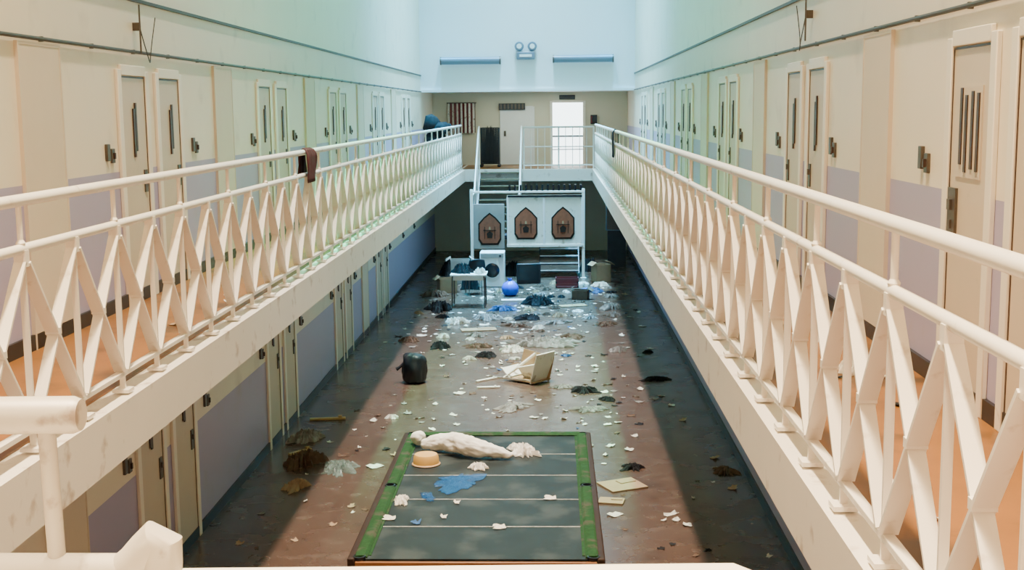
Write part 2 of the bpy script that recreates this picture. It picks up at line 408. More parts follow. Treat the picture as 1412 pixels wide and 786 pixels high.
def scrap_mesh(w, d, curl, seed, m, jag=.05):
    """torn sheet: radial outline with jagged edge, slightly curled"""
    r = random.Random(seed); N = 14; vs = [(0, 0, .004)]
    for ring in (.55, 1.):
        for k in range(N):
            an = 2 * math.pi * k / N; c, s_ = math.cos(an), math.sin(an)
            q = 1 / max(abs(c), abs(s_)) ** .9 * (1 + r.uniform(-jag, jag) * 4 * ring)
            x, y = c * q * ring, s_ * q * ring
            vs.append((x * w / 2, y * d / 2, .004 + curl * (.45 * x * x * ring + .6 * max(0, y) ** 2 * ring) * r.uniform(.3, 1.3)))
    fs = [(0, 1 + k, 1 + (k + 1) % N) for k in range(N)] + [(1 + k, 1 + N + k, 1 + N + (k + 1) % N, 1 + (k + 1) % N) for k in range(N)]
    b = MB(); b.add(vs, fs); K = len(vs)
    b.add([(x, y, max(0, z - .003)) for x, y, z in vs], [tuple(reversed(f)) for f in fs])
    for k in range(N):
        a, c = 1 + N + k, 1 + N + (k + 1) % N; b.f.append([a, a + K, c + K, c]); b.m.append(0)
    return b.mesh("scrap", m, False)

# ------------------------------------------------------------------ snooker table
TC = Vector((-.615, 11.06, 0)); TL, TW, TH = 3.80, 1.93, .82
e = thing("snooker_table", "full-size snooker table with torn cloth, bare dark slate and green cushions", "snooker table", TC)
MB().box((0, 0, TH), (TW - .20, TL - .06, .05)).obj("slate_bed", M_SLATE, e, smooth=False)
for k in range(4):
    MB().box((0, -TL / 2 + .05 + .735 * (k + 1), TH + .0255), (TW - .27, .018, .004)).obj("seam_filler", M_FILL, e, smooth=False)
def cushion(L, w=.095, h=.045):
    poly = [(-w / 2, 0), (w / 2, 0), (w / 2 + .01, h * .7), (w / 2 - .012, h), (-w / 2 + .02, h), (-w / 2, h * .8)]
    return MB().prism(poly, -L / 2, L / 2).mesh("cushion", M_GREEN, False)
cu = cushion(TL / 2 - .10)
for sx in (-1, 1):
    for sy in (-1, 1):
        put("cushion", cu, e, (sx * (TW / 2 - .055), sy * TL / 4, TH + .001), (0, 0, 0 if sx < 0 else math.pi))
put("cushion", cushion(TW - .16, .10, .05), e, (0, TL / 2 - .05, TH + .001), (0, 0, -math.pi / 2))
for sx in (-1, 1):
    MB().box((sx * (TW / 2 + .01), 0, TH - .05), (.06, TL, .18)).obj("side_apron", M_DKWOOD, e, bevel=.012)
    MB().box((sx * (TW / 2 - .125), 0, TH + .028), (.022, TL - .2, .006)).obj("batten", M_GREEN, e, smooth=False)
MB().box((0, -TL / 2 - .005, TH - .05), (TW - .05, .03, .13)).obj("end_apron", M_WOOD, e, bevel=.004)
MB().box((0, TL / 2 + .02, TH - .05), (TW - .05, .05, .14)).obj("end_apron", M_DKWOOD, e, bevel=.008)
pk = MB().lathe([(.045, -.10), (.05, .0), (.05, .044), (.04, .046), (.035, 0), (.03, -.06)], 16).mesh("pocket", M_BLKPL)
for sx in (-1, 1):
    for y in (-TL / 2 + .05, 0, TL / 2 - .05): put("pocket", pk, e, (sx * (TW / 2 - .05), y, TH))
lg = MB().lathe([(.05, .001), (.065, .03), (.045, .08), (.06, .2), (.085, .4), (.06, .5), (.08, .56), (.08, .7)], 18).mesh("leg", M_DKWOOD)
for sx in (-1, 1):
    for k in range(4): put("leg", lg, e, (sx * .72, -TL / 2 + .35 + k * 1.0, 0))
TB = TH + .026
tx = bpy.data.textures.new("wrinkle", 'CLOUDS'); tx.noise_scale = .10
e = thing("stuffed_cloth_bundle", "limp off-white stuffed cloth bundle lying across the table", "bundle", (*meas(640, 622, z=TB).xy, TB))
base = Vector(e.location)
def tp(u, v, z): return meas(u, v, z=TB + z) - base
b = MB()
pts = [tp(582, 612, .07), tp(592, 611, .085), tp(604, 610, .095), tp(618, 609, .11), tp(634, 611, .125), tp(652, 616, .115), tp(670, 620, .09), tp(690, 625, .065), tp(708, 628, .04)]
b.sweep(pts, [.05, .075, .08, .10, .11, .10, .075, .055, .03], 24)
o = b.obj("body", M_CREAMC, e); ss = o.modifiers.new("s", 'SUBSURF'); ss.levels = ss.render_levels = 3
dm = o.modifiers.new("d", 'DISPLACE'); dm.texture = tx; dm.strength = .05; dm.mid_level = .5
hd = MB().lathe([(.01, -.085), (.05, -.07), (.078, -.02), (.076, .02), (.055, .06), (.015, .08)], 20).obj("rounded_end", M_CREAMC, e, tp(577, 604, .085), (R(80), 0, R(70)))
ss = hd.modifiers.new("s", 'SUBSURF'); ss.levels = ss.render_levels = 2
dm = hd.modifiers.new("d", 'DISPLACE'); dm.texture = tx; dm.strength = .05
p = meas(586, 645, z=TB)
e = thing("upturned_tub", "tan plastic tub turned upside down on the table", "tub", (p.x, p.y + .12, TB))
MB().lathe([(.130, .0), (.138, .012), (.130, .02), (.124, .08), (.110, .105), (.05, .11), (.01, .11)], 32).obj("bowl", M_TUB, e)
MB().lathe([(.126, .0), (.140, .001), (.143, .010), (.135, .016), (.126, .018)], 32).obj("rim", M_TAN, e)
heap("blue_plastic_sheet", "thin crumpled translucent blue plastic sheet smeared over the slate", "plastic sheet", 630, 665, .38, .54, .022, M_BLUEP, z=TB + .003, seed=27, fold=6, rag=.8, rz=-.5)
heap("blue_plastic_sheet", "small torn piece of blue plastic sheet on the slate", "plastic sheet", 590, 686, .10, .24, .02, M_BLUEP, z=TB + .003, seed=15, fold=6, rag=.8, rz=.3)
heap("white_cloth", "small crumpled white cloth on the slate bed", "cloth", 661, 646, .15, .13, .05, M_CREAMC, z=TB + .003, seed=9)
heap("white_cloth", "crumpled white rag near the side cushion", "cloth", 553, 692, .10, .20, .05, M_CREAMC, z=TB + .003, seed=12, rag=1.2)
heap("cream_rag", "torn cream rag at the end of the bundle", "cloth", 722, 624, .20, .36, .08, M_CREAMC, z=TB + .003, seed=19, fold=4, rz=.4, rag=1.3)
SCM = [scrap_mesh(.21, .15, .03, 1, M_PAPER), scrap_mesh(.15, .11, .02, 2, M_PAPER, .09), scrap_mesh(.10, .08, .04, 3, M_PAPER, .1),
       scrap_mesh(.24, .07, .03, 4, M_PAPER), scrap_mesh(.07, .09, .02, 5, M_PAPER, .1), scrap_mesh(.16, .13, .04, 6, M_CARD, .07), scrap_mesh(.09, .12, .03, 7, M_CREAMB),
       scrap_mesh(.11, .09, .03, 8, M_BLUEC, .1), scrap_mesh(.14, .12, .03, 9, M_DKC, .1), scrap_mesh(.16, .10, .03, 10, M_BRNC, .1), scrap_mesh(.18, .12, .03, 12, M_GREYC, .1)]
SCL = ["torn sheet of white paper"] * 5 + ["torn flap of brown cardboard", "scrap of cream card", "scrap of blue wrapper", "scrap of dark packaging", "scrap of brown rubbish", "scrap of grey rag"]
OBST = []   # (x, y, r) keep-clear zones for small litter
def scrap(x, y, z, k, where, grp, rz=None, s=1):
    o = put("paper_scrap" if k < 5 else "litter_scrap", SCM[k], None, (x, y, z), (0, 0, rnd.uniform(0, 6.3) if rz is None else rz),
            label=SCL[k] + " lying flat on " + where, category="litter", group=grp)
    o.scale = (s, s, s); return o
for u, v, k in ((630, 694, 4), (760, 688, 1), (690, 728, 1), (538, 716, 1), (574, 722, 7), (612, 714, 4)):
    p = meas(u, v, z=TB); scrap(p.x, p.y, TB + .004, k, "the slate table bed", "paper scraps on the table", rz=rnd.uniform(-.3, .3), s=.7)

# ------------------------------------------------------------------ loose furniture on the ground floor
p = meas(570, 531, z=0)
e = thing("rubbish_sack", "slumped black plastic rubbish sack standing on the floor", "bag", (p.x, p.y + .2, 0)); OBST.append((p.x, p.y + .2, .35))
b = MB().lathe([(.02, 0), (.17, .005), (.205, .06), (.20, .18), (.20, .30), (.185, .40), (.15, .46), (.05, .47), (.005, .45)], 36)
o = b.obj("sack", M_BLKPL, e); ss = o.modifiers.new("s", 'SUBSURF'); ss.levels = ss.render_levels = 1
tx2 = bpy.data.textures.new("slump", 'CLOUDS'); tx2.noise_scale = .14
dm = o.modifiers.new("d", 'DISPLACE'); dm.texture = tx2; dm.strength = .07; dm.mid_level = .5
MB().sweep([(-.17, 0, .30), (-.24, -.02, .25), (-.29, -.03, .22)], [.03, .022, .035], 10).obj("knot", M_BLKPL, e)

p = meas(724, 533, z=0)
e = thing("broken_cabinet", "battered cream open cabinet collapsed on its side among the litter", "cabinet", (p.x - .10, p.y + .25, 0), (0, 0, R(-38))); OBST.append((p.x, p.y + .3, .65))
W, D, H, t = .62, .42, .50, .02
MB().box((0, D / 2, t / 2), (W, D, t)).obj("back_panel", M_TAN, e)
MB().box((W / 2, D / 2, H / 2 - .02), (t, D + .04, H), rot=(0, R(16), 0)).obj("side_panel", M_CREAMB, e, bevel=.002)
MB().box((-W / 2 + .02, D / 2, .10), (t, D, .20), rot=(0, R(-48), 0)).obj("side_panel", M_CREAMB, e, bevel=.002)
MB().box((0.02, D, .20), (W, t, .40), rot=(R(-12), R(6), 0)).obj("end_panel", M_TAN, e, bevel=.002)
MB().box((.10, .18, .15), (W * .6, t, .24), rot=(R(34), R(-14), R(10))).obj("shelf", M_CREAMB, e, bevel=.002)
MB().bar((-.30, -.02, .02), (.10, .3, .42), .03, .03).bar((-.34, .1, .02), (-.02, .42, .36), .03, .03).bar((-.40, -.05, .015), (.25, .02, .03), .03, .03).obj("corner_batten", M_CREAMB, e)
rest(e, 0)
for (u, v, rz, w, d) in ((684, 524, .75, .45, .05), (686, 535, .1, .36, .06)):
    p = meas(u, v, z=0); o = MB().box((0, 0, .012), (w, d, .022)).box((w * .3, 0, .03), (.03, .03, .02)).obj("broken_board", M_CREAMB, None, (p.x - .14, p.y, .001), (0, 0, rz), bevel=.002, label="broken cream wooden board beside the collapsed cabinet", category="board"); OBST.append((p.x - .14, p.y, .24))

def table(u, v, w, d, h, label, m):
    p = meas(u, v, z=0)
    e = thing("small_table", label, "table", (p.x, p.y + d / 2, 0)); OBST.append((p.x, p.y + d / 2, .7))
    MB().box((0, 0, h - .015), (w, d, .03)).obj("table_top", m, e, bevel=.004)
    for sx in (-1, 1):
        for sy in (-1, 1): MB().sweep([(sx * (w / 2 - .04), sy * (d / 2 - .04), .001), (sx * (w / 2 - .05), sy * (d / 2 - .05), h - .03)], .016, 10).obj("leg", M_STEEL, e)
    MB().box((0, 0, h - .08), (w - .1, d - .1, .10)).obj("apron", m, e)
    return e
t1 = table(646, 425, .80, .65, .74, "small pale table standing amid heaps of litter", M_CREAMB)
tx0, ty0 = t1.location.x, t1.location.y
heap("clothes_pile", "dark crumpled clothes heaped on the small table", "clothes", 0, 0, .36, .4, .2, M_DKC, z=.742, pos=(tx0 - .16, ty0 + .05))
heap("white_cloth", "crumpled white cloth on the small table", "cloth", 0, 0, .20, .3, .12, M_PAPER, z=.742, pos=(tx0 + .24, ty0 - .1))

def chair(label, loc, rot, ms):
    e = thing("plastic_chair", label, "chair", loc, rot)
    b = MB(); b.box((0, 0, .45), (.44, .42, .025)).box((0, -.21, .44), (.40, .04, .03)); b.obj("seat", ms, e, bevel=.01)
    vs = []; n = 8
    b = MB()
    for j in range(n + 1):
        for i in range(n + 1):
            a = i / n * 2 - 1; c = j / n
            vs.append((a * (.21 - .03 * c ** 3), .20 + .07 * c - .06 * a * a * (.3 + c * .7), .50 + .36 * c - .03 * a * a * c))
    fs = [(j * (n + 1) + i, j * (n + 1) + i + 1, (j + 1) * (n + 1) + i + 1, (j + 1) * (n + 1) + i) for j in range(n) for i in range(n)]
    o = b.add(vs, fs).obj("backrest", ms, e); so = o.modifiers.new("t", 'SOLIDIFY'); so.thickness = .014
    for sx in (-1, 1):
        MB().sweep([(sx * .2, -.2, 0), (sx * .18, -.17, .44)], .011, 8).obj("leg", M_STEEL, e)
        MB().sweep([(sx * .2, .24, 0), (sx * .18, .17, .44), (sx * .17, .235, .62)], .011, 8).obj("leg", M_STEEL, e)
    return e
c1 = chair("black chair with rounded back in front of the appliance", (-1.85, 28.9, 0), (0, 0, R(195)), M_BLKPL); rest(c1, 0); OBST.append((-1.85, 28.9, .35))
for i_, (x, y, rz, w, d) in enumerate(((-3.2, 16.9, .15, .5, .07), (-3.35, 15.9, 1.2, .3, .1), (-3.25, 15.2, .9, .35, .05))):
    MB().box((0, 0, .014), (w, d, .025)).box((w * .35, 0, .04), (.05, d * .8, .03)).obj("wooden_board", M_YCH, None, (x, y, .001), (0, 0, rz), bevel=.002, label="broken ochre wooden board among rubbish by the wall", category="board")
    OBST.append((x, y, .3))

# white appliance
p = meas(677, 402, z=0)
e = thing("washing_machine", "white front-loading washing machine standing among the debris", "washing machine", (p.x, 30.3, 0)); OBST.append((p.x, 30.3, .5))
MB().box((0, 0, .43), (.60, .56, .85)).obj("body", M_APPL, e, bevel=.012)
MB().box((0, -.287, .78), (.56, .014, .10)).obj("control_panel", M_SIDEB, e)
MB().lathe([(.11, 0), (.17, 0), (.18, .02), (.12, .03)], 28).obj("door", M_GLASSD, e, (0, -.281, .42), (R(90), 0, 0))
MB().lathe([(.03, 0), (.03, .02), (.025, .025)], 14).obj("knob", M_DKSTEEL, e, (.2, -.294, .78), (R(90), 0, 0))
# television
e = thing("television", "dark old television set on the floor", "television", (-.62, 30.6, 0), (0, 0, R(8))); OBST.append((-.62, 30.6, .4))
MB().box((0, 0, .26), (.60, .10, .50)).box((0, .14, .26), (.46, .2, .36)).obj("casing", M_BLKPL, e, bevel=.015)
MB().box((0, -.052, .28), (.50, .01, .38)).obj("screen", M_GLASSD, e)
# maroon crate
p = meas(782, 397, z=0)
e = thing("maroon_crate", "maroon slatted plastic crate standing beneath the steps", "crate", (p.x, p.y + .15, 0)); OBST.append((p.x, p.y + .1, .4))
MB().box((0, 0, .02), (.56, .38, .03)).obj("base", M_MAROON, e)
for k in range(2):
    b = MB(); z = .08 + k * .12
    for s in (-1, 1): b.box((0, s * .185, z), (.56, .018, .07)); b.box((s * .272, 0, z), (.018, .37, .07))
    b.obj("slat", M_MAROON, e)
for sx in (-1, 1):
    for sy in (-1, 1): MB().box((sx * .265, sy * .178, .13), (.03, .03, .24)).obj("corner_post", M_DKC, e)
# open cartons at the far end
for (x, y, rz, w, h, m, l) in ((-2.55, 29.2, .3, .42, .34, M_CARD, "open brown cardboard carton among dark clothes"), (.62, 28.0, -.2, .36, .22, M_BRNC, "dark brown carton lying open on the floor"),
                               (-2.35, 30.8, .1, .5, .6, M_SIDEB, "tall dark grey box standing by the stairs"), (1.2, 30.9, .4, .4, .45, M_CARD, "battered brown carton by the gallery post")):
    e = thing("open_carton", l, "box", (x, y, .001), (0, 0, rz)); OBST.append((x, y, w * .75))
    b = MB().box((0, 0, .01), (w, w * .8, .02))
    for s in (-1, 1): b.box((s * (w / 2 - .008), 0, h / 2), (.016, w * .8, h)); b.box((0, s * (w * .4 - .008), h / 2), (w, .016, h))
    b.obj("body", m, e)
    for s in (-1, 1): MB().box((s * (w / 2 + .05), 0, h + .02), (.15, w * .78, .01), rot=(0, s * .6, 0)).obj("flap", m, e)
# blue bag
p = meas(705, 401, z=0); OBST.append((p.x, 28.6, .3))
o = MB().lathe([(.06, 0), (.14, .02), (.19, .10), (.20, .19), (.16, .28), (.08, .34), (.03, .36), (.05, .41), (.02, .40)], 24).obj("blue_sack", M_BLUEB, None, (p.x, 28.6, .001), label="bright blue tied plastic sack on the floor", category="bag")
dm = o.modifiers.new("d", 'DISPLACE'); dm.texture = tx; dm.strength = .05
for (u, v, w, d, rz, m, l) in ((720, 414, .95, .22, .05, M_APPL, "long white board lying flat on the floor"),
                            (858, 670, .46, .40, .45, M_CARD, "flat tan cardboard sheet beside the snooker table"), (843, 692, .28, .20, -.2, M_CARD, "folded piece of tan cardboard on the floor"),
                            (790, 422, .6, .25, .3, M_TAN, "tan board lying on the floor"), (660, 455, .7, .3, .2, M_CARD, "flattened cardboard box on the floor")):
    p = meas(u, v, z=0)
    MB().box((0, 0, .01), (w, d, .018)).box((w * .2, d * .2, .024), (w * .45, d * .3, .01), rot=(0, 0, .1)).obj("flat_board", m, None, (p.x, p.y, .001), (0, 0, rz), bevel=.002, label=l, category="board")
    OBST.append((p.x, p.y, w * .55))

# clothing & rubbish heaps
H = [("clothes_pile", "heap of pale and dark crumpled clothes", 748, 476, 1.0, .5, .14, M_GREYC), ("white_cloth", "crumpled white cloth on the floor", 706, 484, .4, .3, .1, M_PAPER),
     ("clothes_pile", "dark crumpled clothing on the floor", 806, 540, .34, .3, .07, M_DKC), ("cream_rag", "scattered cream rags on the floor", 708, 562, .40, .55, .05, M_GREYC),
     ("grey_rag", "flat grey rag on the floor", 812, 566, .4, .22, .05, M_GREYC), ("dark_rag", "small black garment lying on the floor", 905, 524, .34, .26, .05, M_DKC),
     ("brown_rag", "dark brown crumpled garment on the floor", 872, 646, .24, .22, .05, M_DKC), ("brown_rag", "rust-brown rag near the gallery edge", 1000, 650, .22, .34, .04, M_BRNC),
     ("plastic_bag", "translucent pale green plastic bag on the floor", 467, 648, .36, .42, .1, M_CLEARP), ("clothes_pile", "mixed brown clothes heaped by the wall", 418, 640, .30, .5, .16, M_BRNC),
     ("cream_rag", "pale rag beside the clothes by the wall", 410, 672, .20, .30, .08, M_CARD), ("grey_rag", "grey rag heaped by the wall", 422, 606, .26, .4, .12, M_GREYC),
     ("blue_rag", "faded blue cloth heaped on the floor", 692, 428, .5, .4, .10, M_BLUEC), ("clothes_pile", "dark clothes heaped beside the small table", 606, 428, .45, .6, .2, M_DKC),
     ("white_cloth", "white bundle beside the small table", 632, 446, .35, .3, .12, M_PAPER), 
     ("clothes_pile", "dark heap of cloth on the floor", 742, 420, .5, .4, .2, M_DKC), ("blue_rag", "blue garment strewn on the floor", 815, 402, .5, .5, .09, M_BLUEC),
     ("white_cloth", "white cloth strewn on the floor", 828, 394, .4, .4, .09, M_PAPER), ("clothes_pile", "black coat heaped by the gallery edge", 622, 378, .45, .7, .35, M_DKC),
     ("grey_rag", "pale grey rag on the floor", 766, 446, .7, .25, .06, M_GREYC), ("brown_rag", "brown cloth flat on the floor", 712, 450, .5, .25, .06, M_BRNC),
     ("dark_rag", "dark cloth flat on the floor", 790, 465, .4, .3, .06, M_BRNC), ("white_cloth", "white cloth scrap on the floor", 540, 576, .16, .16, .04, M_PAPER),
     ("dark_rag", "dark glove-like rag on the floor", 838, 552, .22, .16, .05, M_DKC), ("blue_rag", "blue cloth scrap on the floor", 780, 491, .2, .15, .03, M_BLUEC),
     ("dark_rag", "grey crumpled cloth on the floor", 775, 534, .3, .2, .04, M_GREYC), ("clothes_pile", "dark clothes strewn along the floor", 845, 425, .5, .5, .1, M_GREYC),
     ("brown_rag", "brown rag strewn on the floor", 835, 448, .4, .3, .06, M_BRNC), ("dark_rag", "dark rag strewn on the floor", 660, 478, .4, .3, .06, M_BRNC),
     ("clothes_pile", "dark bundle dumped beside the steps", 812, 374, .45, .35, .35, M_DKC), ("clothes_pile", "dark bundle dumped before the parapet", 708, 380, .45, .3, .35, M_DKC),
     ("clothes_pile", "dark bundle beside the white appliance", 648, 398, .36, .4, .4, M_DKC), ("grey_rag", "grey blanket strewn among litter", 672, 440, .5, .5, .1, M_GREYC),
     ("dark_rag", "black jacket strewn among litter", 728, 440, .45, .35, .1, M_DKC), ("brown_rag", "brown blanket strewn by the table", 600, 408, .5, .6, .12, M_BRNC)]
for nm, l, u, v, w, d, h, m in H:
    o = heap(nm, l, "clothes", u, v, w, d, h, m, rz=rnd.uniform(-.5, .5), fold=4.2, rag=1.25); OBST.append((o.location.x, o.location.y, max(w, d) * .65))

# scattered small litter on the ground floor
grp = "litter scattered on the ground floor"
for u, v, k in ((915, 718, 4), (932, 718, 2), (948, 724, 1), (925, 710, 3), (875, 602, 2), (835, 628, 2), (600, 558, 2), (528, 590, 4), (545, 545, 4), (455, 610, 4), (1010, 674, 5), (1040, 665, 2),
                (985, 632, 5), (848, 710, 0), (700, 594, 4), (742, 552, 1), (860, 520, 2), (610, 505, 2), (640, 500, 2), (820, 505, 0), (1060, 768, 4), (905, 430, 5), (885, 450, 0)):
    p = meas(u, v, z=0); scrap(p.x, p.y, .001, k, "the hall floor", grp, s=.75); OBST.append((p.x, p.y, .12))
def clear(x, y, r=.1):
    if abs(x + .6) < 1.15 and 8.9 < y < 13.3: return False
    return all((x - a) ** 2 + (y - b) ** 2 > (c + r) ** 2 for a, b, c in OBST)
# medium crumpled pieces of rubbish, thickest near the stairs
cnt = 0; tries = 0
RM = [(M_PAPER, "torn bundle of dirty white papers", "paper"), (M_DKC, "crumpled black garment", "clothes"), (M_GREYC, "crumpled grey garment", "clothes"), (M_BRNC, "crumpled brown garment", "clothes"), (M_CARD, "crushed brown cardboard", "cardboard")]
while cnt < 46 and tries < 6000:
    tries += 1
    y = 19.5 + 11.3 * (rnd.random() ** .55); x = rnd.gauss(-.6, .95); w = rnd.uniform(.14, .34)
    if not (-2.9 < x < 1.7) or not clear(x, y, w * .72): continue
    m, l, c = rnd.choice(RM)
    heap("rubbish_heap", l + " lying on the hall floor", c, 0, 0, w, w * rnd.uniform(.6, 1.0), w * rnd.uniform(.16, .36), m, pos=(x, y), rz=rnd.uniform(0, 3), fold=4.6, rag=1.3, group="crumpled rubbish on the ground floor")
    OBST.append((x, y, w * .66)); cnt += 1
CL = [meas(u, v, z=0) for u, v in ((705, 560), (745, 482), (650, 450), (805, 545), (420, 650), (700, 515), (830, 560), (780, 430), (690, 440), (640, 420), (720, 465), (830, 400), (760, 455), (800, 490), (600, 450), (560, 600), (760, 420), (690, 410), (820, 430))]
cnt = 0; tries = 0
while cnt < 380 and tries < 20000:
    tries += 1
    if rnd.random() < .66:
        c = rnd.choice(CL); x = rnd.gauss(c.x, .42); y = rnd.gauss(c.y, 1.0)
    else:
        y = 14.5 + 16.5 * (rnd.random() ** .5); x = rnd.gauss(-.7, .95 if y < 24 else 1.1)
    s = rnd.uniform(.28, .95)
    if not (-3.3 < x < 1.9) or not clear(x, y, .07 * s + .01) or y > 31.2: continue
    k = rnd.choice([0, 1, 2, 2, 3, 4, 4, 4, 1, 5, 6, 7, 8, 8, 9, 9, 6, 10, 10]); scrap(x, y, .001, k, "the hall floor", grp, s=s); OBST.append((x, y, .10 * s)); cnt += 1
for _ in range(26):
    y = rnd.uniform(8, 15); x = rnd.choice([rnd.uniform(-3.3, -1.9), rnd.uniform(.6, 2.0)])
    if clear(x, y): scrap(x, y, .001, rnd.choice([2, 4, 4, 5, 8, 9]), "the hall floor", grp, s=rnd.uniform(.3, .6))
# litter on the galleries
for _ in range(40):
    y = rnd.uniform(4.5, 24); x = rnd.choice([rnd.uniform(RR + .25, XR - .2), rnd.uniform(RR + .25, XR - .2), rnd.uniform(XL + .2, RL - .25)])
    scrap(x, y, G + .003, rnd.choice([1, 2, 4, 4, 5, 6, 8]), "the gallery floor", "litter on the gallery floors", s=rnd.uniform(.4, .85))
for (x, y, m, l) in ((2.0, 8.6, M_CREAMC, "crumpled cream rag on the gallery floor"), (1.9, 7.6, M_PAPER, "crumpled white tissue on the gallery floor"), (2.05, 10.5, M_BRNC, "brown rag against the gallery wall")):
    heap("gallery_rag", l, "cloth", 0, 0, .22, .2, .09, m, z=G + .002, pos=(x, y))

# garments hanging on the rails
def hanging(x, y, ztop, w, drop, m, label, seed):
    b = MB(); n = 18; vs = []
    for j in range(n + 1):
        for i in range(n + 1):
            a = i / n - .5; t = j / n
            s = (t - .45) * (drop * 1.5)
            if abs(s) < .05: zz = ztop + .036 * math.cos(s / .05 * math.pi / 2); xx = s * .75
            else: zz = ztop - (abs(s) - .05); xx = math.copysign(.037, s)
            ww = w * (1 + .3 * noise.noise(Vector((a, t * 3, seed))))
            xx += (.022 * noise.noise(Vector((a * 9, t * 2, seed))) + .012) * (1 if s > 0 else -1) * min(1, abs(s) / .1)
            vs.append((xx, a * ww + .03 * noise.noise(Vector((t * 4, a, seed + 3))), zz))
    fs = [(j * (n + 1) + i, j * (n + 1) + i + 1, (j + 1) * (n + 1) + i + 1, (j + 1) * (n + 1) + i) for j in range(n) for i in range(n)]
    o = b.add(vs, fs).obj("hanging_garment", m, None, (x, y, 0), label=label, category="clothes")
    so = o.modifiers.new("t", 'SOLIDIFY'); so.thickness = .008; so.offset = 1
hanging(RL, 12.85, G + 1.235, .42, .44, M_REDC, "dark maroon garment draped over the gallery handrail", 3)
hanging(RR, 23.6, G + 1.235, .45, .8, M_DKC, "dark green garment hanging over the far gallery handrail", 8)

# ------------------------------------------------------------------ far end: stairs, parapet, railing
e = thing("staircase", "steel staircase with worn nosings descending to a low landing", "staircase", (-1.48, 35.0, 0))
nst = 9; y1, z1 = -2.5, 1.10
tm = MB().box((0, 0, 0), (1.12, .27, .03)).box((0, -.125, .008), (1.12, .03, .03), 1).mesh("tread", [M_DKSTEEL, M_YEL], False)
for k in range(nst):
    f = (k + .5) / nst; put("tread", tm, e, (0, y1 * f, G + (z1 - G) * f))
for sx in (-1, 1):
    MB().bar((sx * .58, -.02, G - .12), (sx * .58, y1, z1 - .1), .04, .20).obj("stringer", M_SIDEB, e)
    MB().sweep([(sx * .6, .1, G + 1.2), (sx * .6, -.1, G + 1.18), (sx * .6, y1, z1 + 1.05), (sx * .6, y1 - .6, z1 + 1.05)], .022, 12).obj("handrail", M_WHITE, e)
    for f in (.03, .35, .68, 1.0):
        yy = y1 * f; zz = G + (z1 - G) * f; MB().sweep([(sx * .6, yy, zz - .05), (sx * .6, yy, zz + 1.08)], .016, 10).obj("baluster", M_WHITE, e)
MB().box((.64, y1 - .30, z1 - .06), (2.4, .60, .10)).obj("landing", M_DKSTEEL, e)
e = thing("lower_steps", "short dark steel flight of steps under the stair landing", "steps", (.15, 31.75, 0))
for k in range(5): MB().box((0, k * .2 + .1, .17 * (k + 1) - .02), (1.0, .24, .03)).box((0, k * .2, .17 * (k + 1) - .005), (1.0, .03, .05), 1).obj("tread", [M_DKSTEEL, M_APPL], e, smooth=False)
for sx in (-1, 1): MB().bar((sx * .51, 0, .06), (sx * .51, .95, .86), .02, .16).obj("stringer", M_DKSTEEL, e)

PY = 31.55
e = thing("stair_parapet", "white boarded stair parapet with pointed arched wooden panels", "parapet", (-.66, PY, 0))
MB().box((.45, 0, 1.52), (1.94, .05, 1.28)).obj("board", M_CREAMB, e, bevel=.004)
MB().box((-1.0, .20, 1.34), (.80, .04, 1.16)).obj("side_board", M_SIDEB, e, bevel=.004)  # grey tone puts the shade on this board into its colour
MB().box((0, 0, 2.24), (2.9, .08, .05)).obj("top_rail", M_WHITE, e, bevel=.004)
MB().box((.45, -.045, 2.13), (1.9, .03, .05)).obj("frieze", M_GLASSD, e, smooth=False)
b = MB()
for k in range(14): b.box((-.45 + k * .14, .0, 2.34), (.05, .05, .16))
b.obj("cresting", M_GLASSD, e, smooth=False)
MB().box((.45, -.01, .86), (1.96, .09, .07)).obj("bottom_rail", M_WHITE, e, bevel=.004)
for x in (-.50, .425, 1.40): MB().box((x, -.035, 1.50), (.05, .03, 1.20)).obj("panel_stile", M_APPL, e, bevel=.003)
def arch(w, h): 
    return [(-w * .8, 0), (w * .8, 0), (w * 1.1, h * .16), (w * 1.1, h * .66), (w * .55, h * .86), (0, h), (-w * .55, h * .86), (-w * 1.1, h * .66), (-w * 1.1, h * .16)]
for cx, yy, zz in ((-.98, .18, .86), (-.04, -.028, 1.02), (.91, -.028, 1.02)):
    q = put("arched_panel", MB().prism(arch(.27, .84), -.012, .0).mesh("arched_panel", M_DKWOOD, False), e, (cx, yy, zz))
    put("wood_inlay", MB().prism(arch(.235, .74), -.010, .0).mesh("wood_inlay", M_ARCHW, False), q, (0, -.013, .05))
    b = MB()
    b.box((-.13, 0, .24), (.016, .012, .32)).box((.13, 0, .24), (.016, .012, .32)).box((0, 0, .30), (.34, .012, .016)).prism([(-.06, .10), (.06, .10), (.08, .22), (0, .28), (-.08, .22)], -.006, .006)
    b.obj("tracery", M_DKWOOD, q, (0, -.030, .08), smooth=False)
    MB().prism([(-.025, .34), (.025, .34), (.02, .40), (0, .42), (-.02, .40)], -.006, .006).obj("emblem", M_TAN, q, (0, -.03, .06), smooth=False)
for x in (-1.43, 1.43): MB().box((x, 0, 1.16), (.075, .075, 2.30)).box((x, 0, .012), (.14, .14, .02)).obj("post", M_WHITE, e, bevel=.005)

e = thing("landing_guard_rail", "white railing with thin upright bars along the far landing edge", "railing", (.08, 35.05, G))
for z, r in ((1.17, .026), (.62, .016), (.10, .018)): MB().sweep([(-.92, 0, z), (1.08, 0, z)], r, 12).obj("rail", M_WHITE, e)
for k in range(11): MB().sweep([(-.9 + k * .197, 0, .001), (-.9 + k * .197, 0, 1.16)], .009 if k % 5 else .022, 8).obj("baluster", M_WHITE, e)

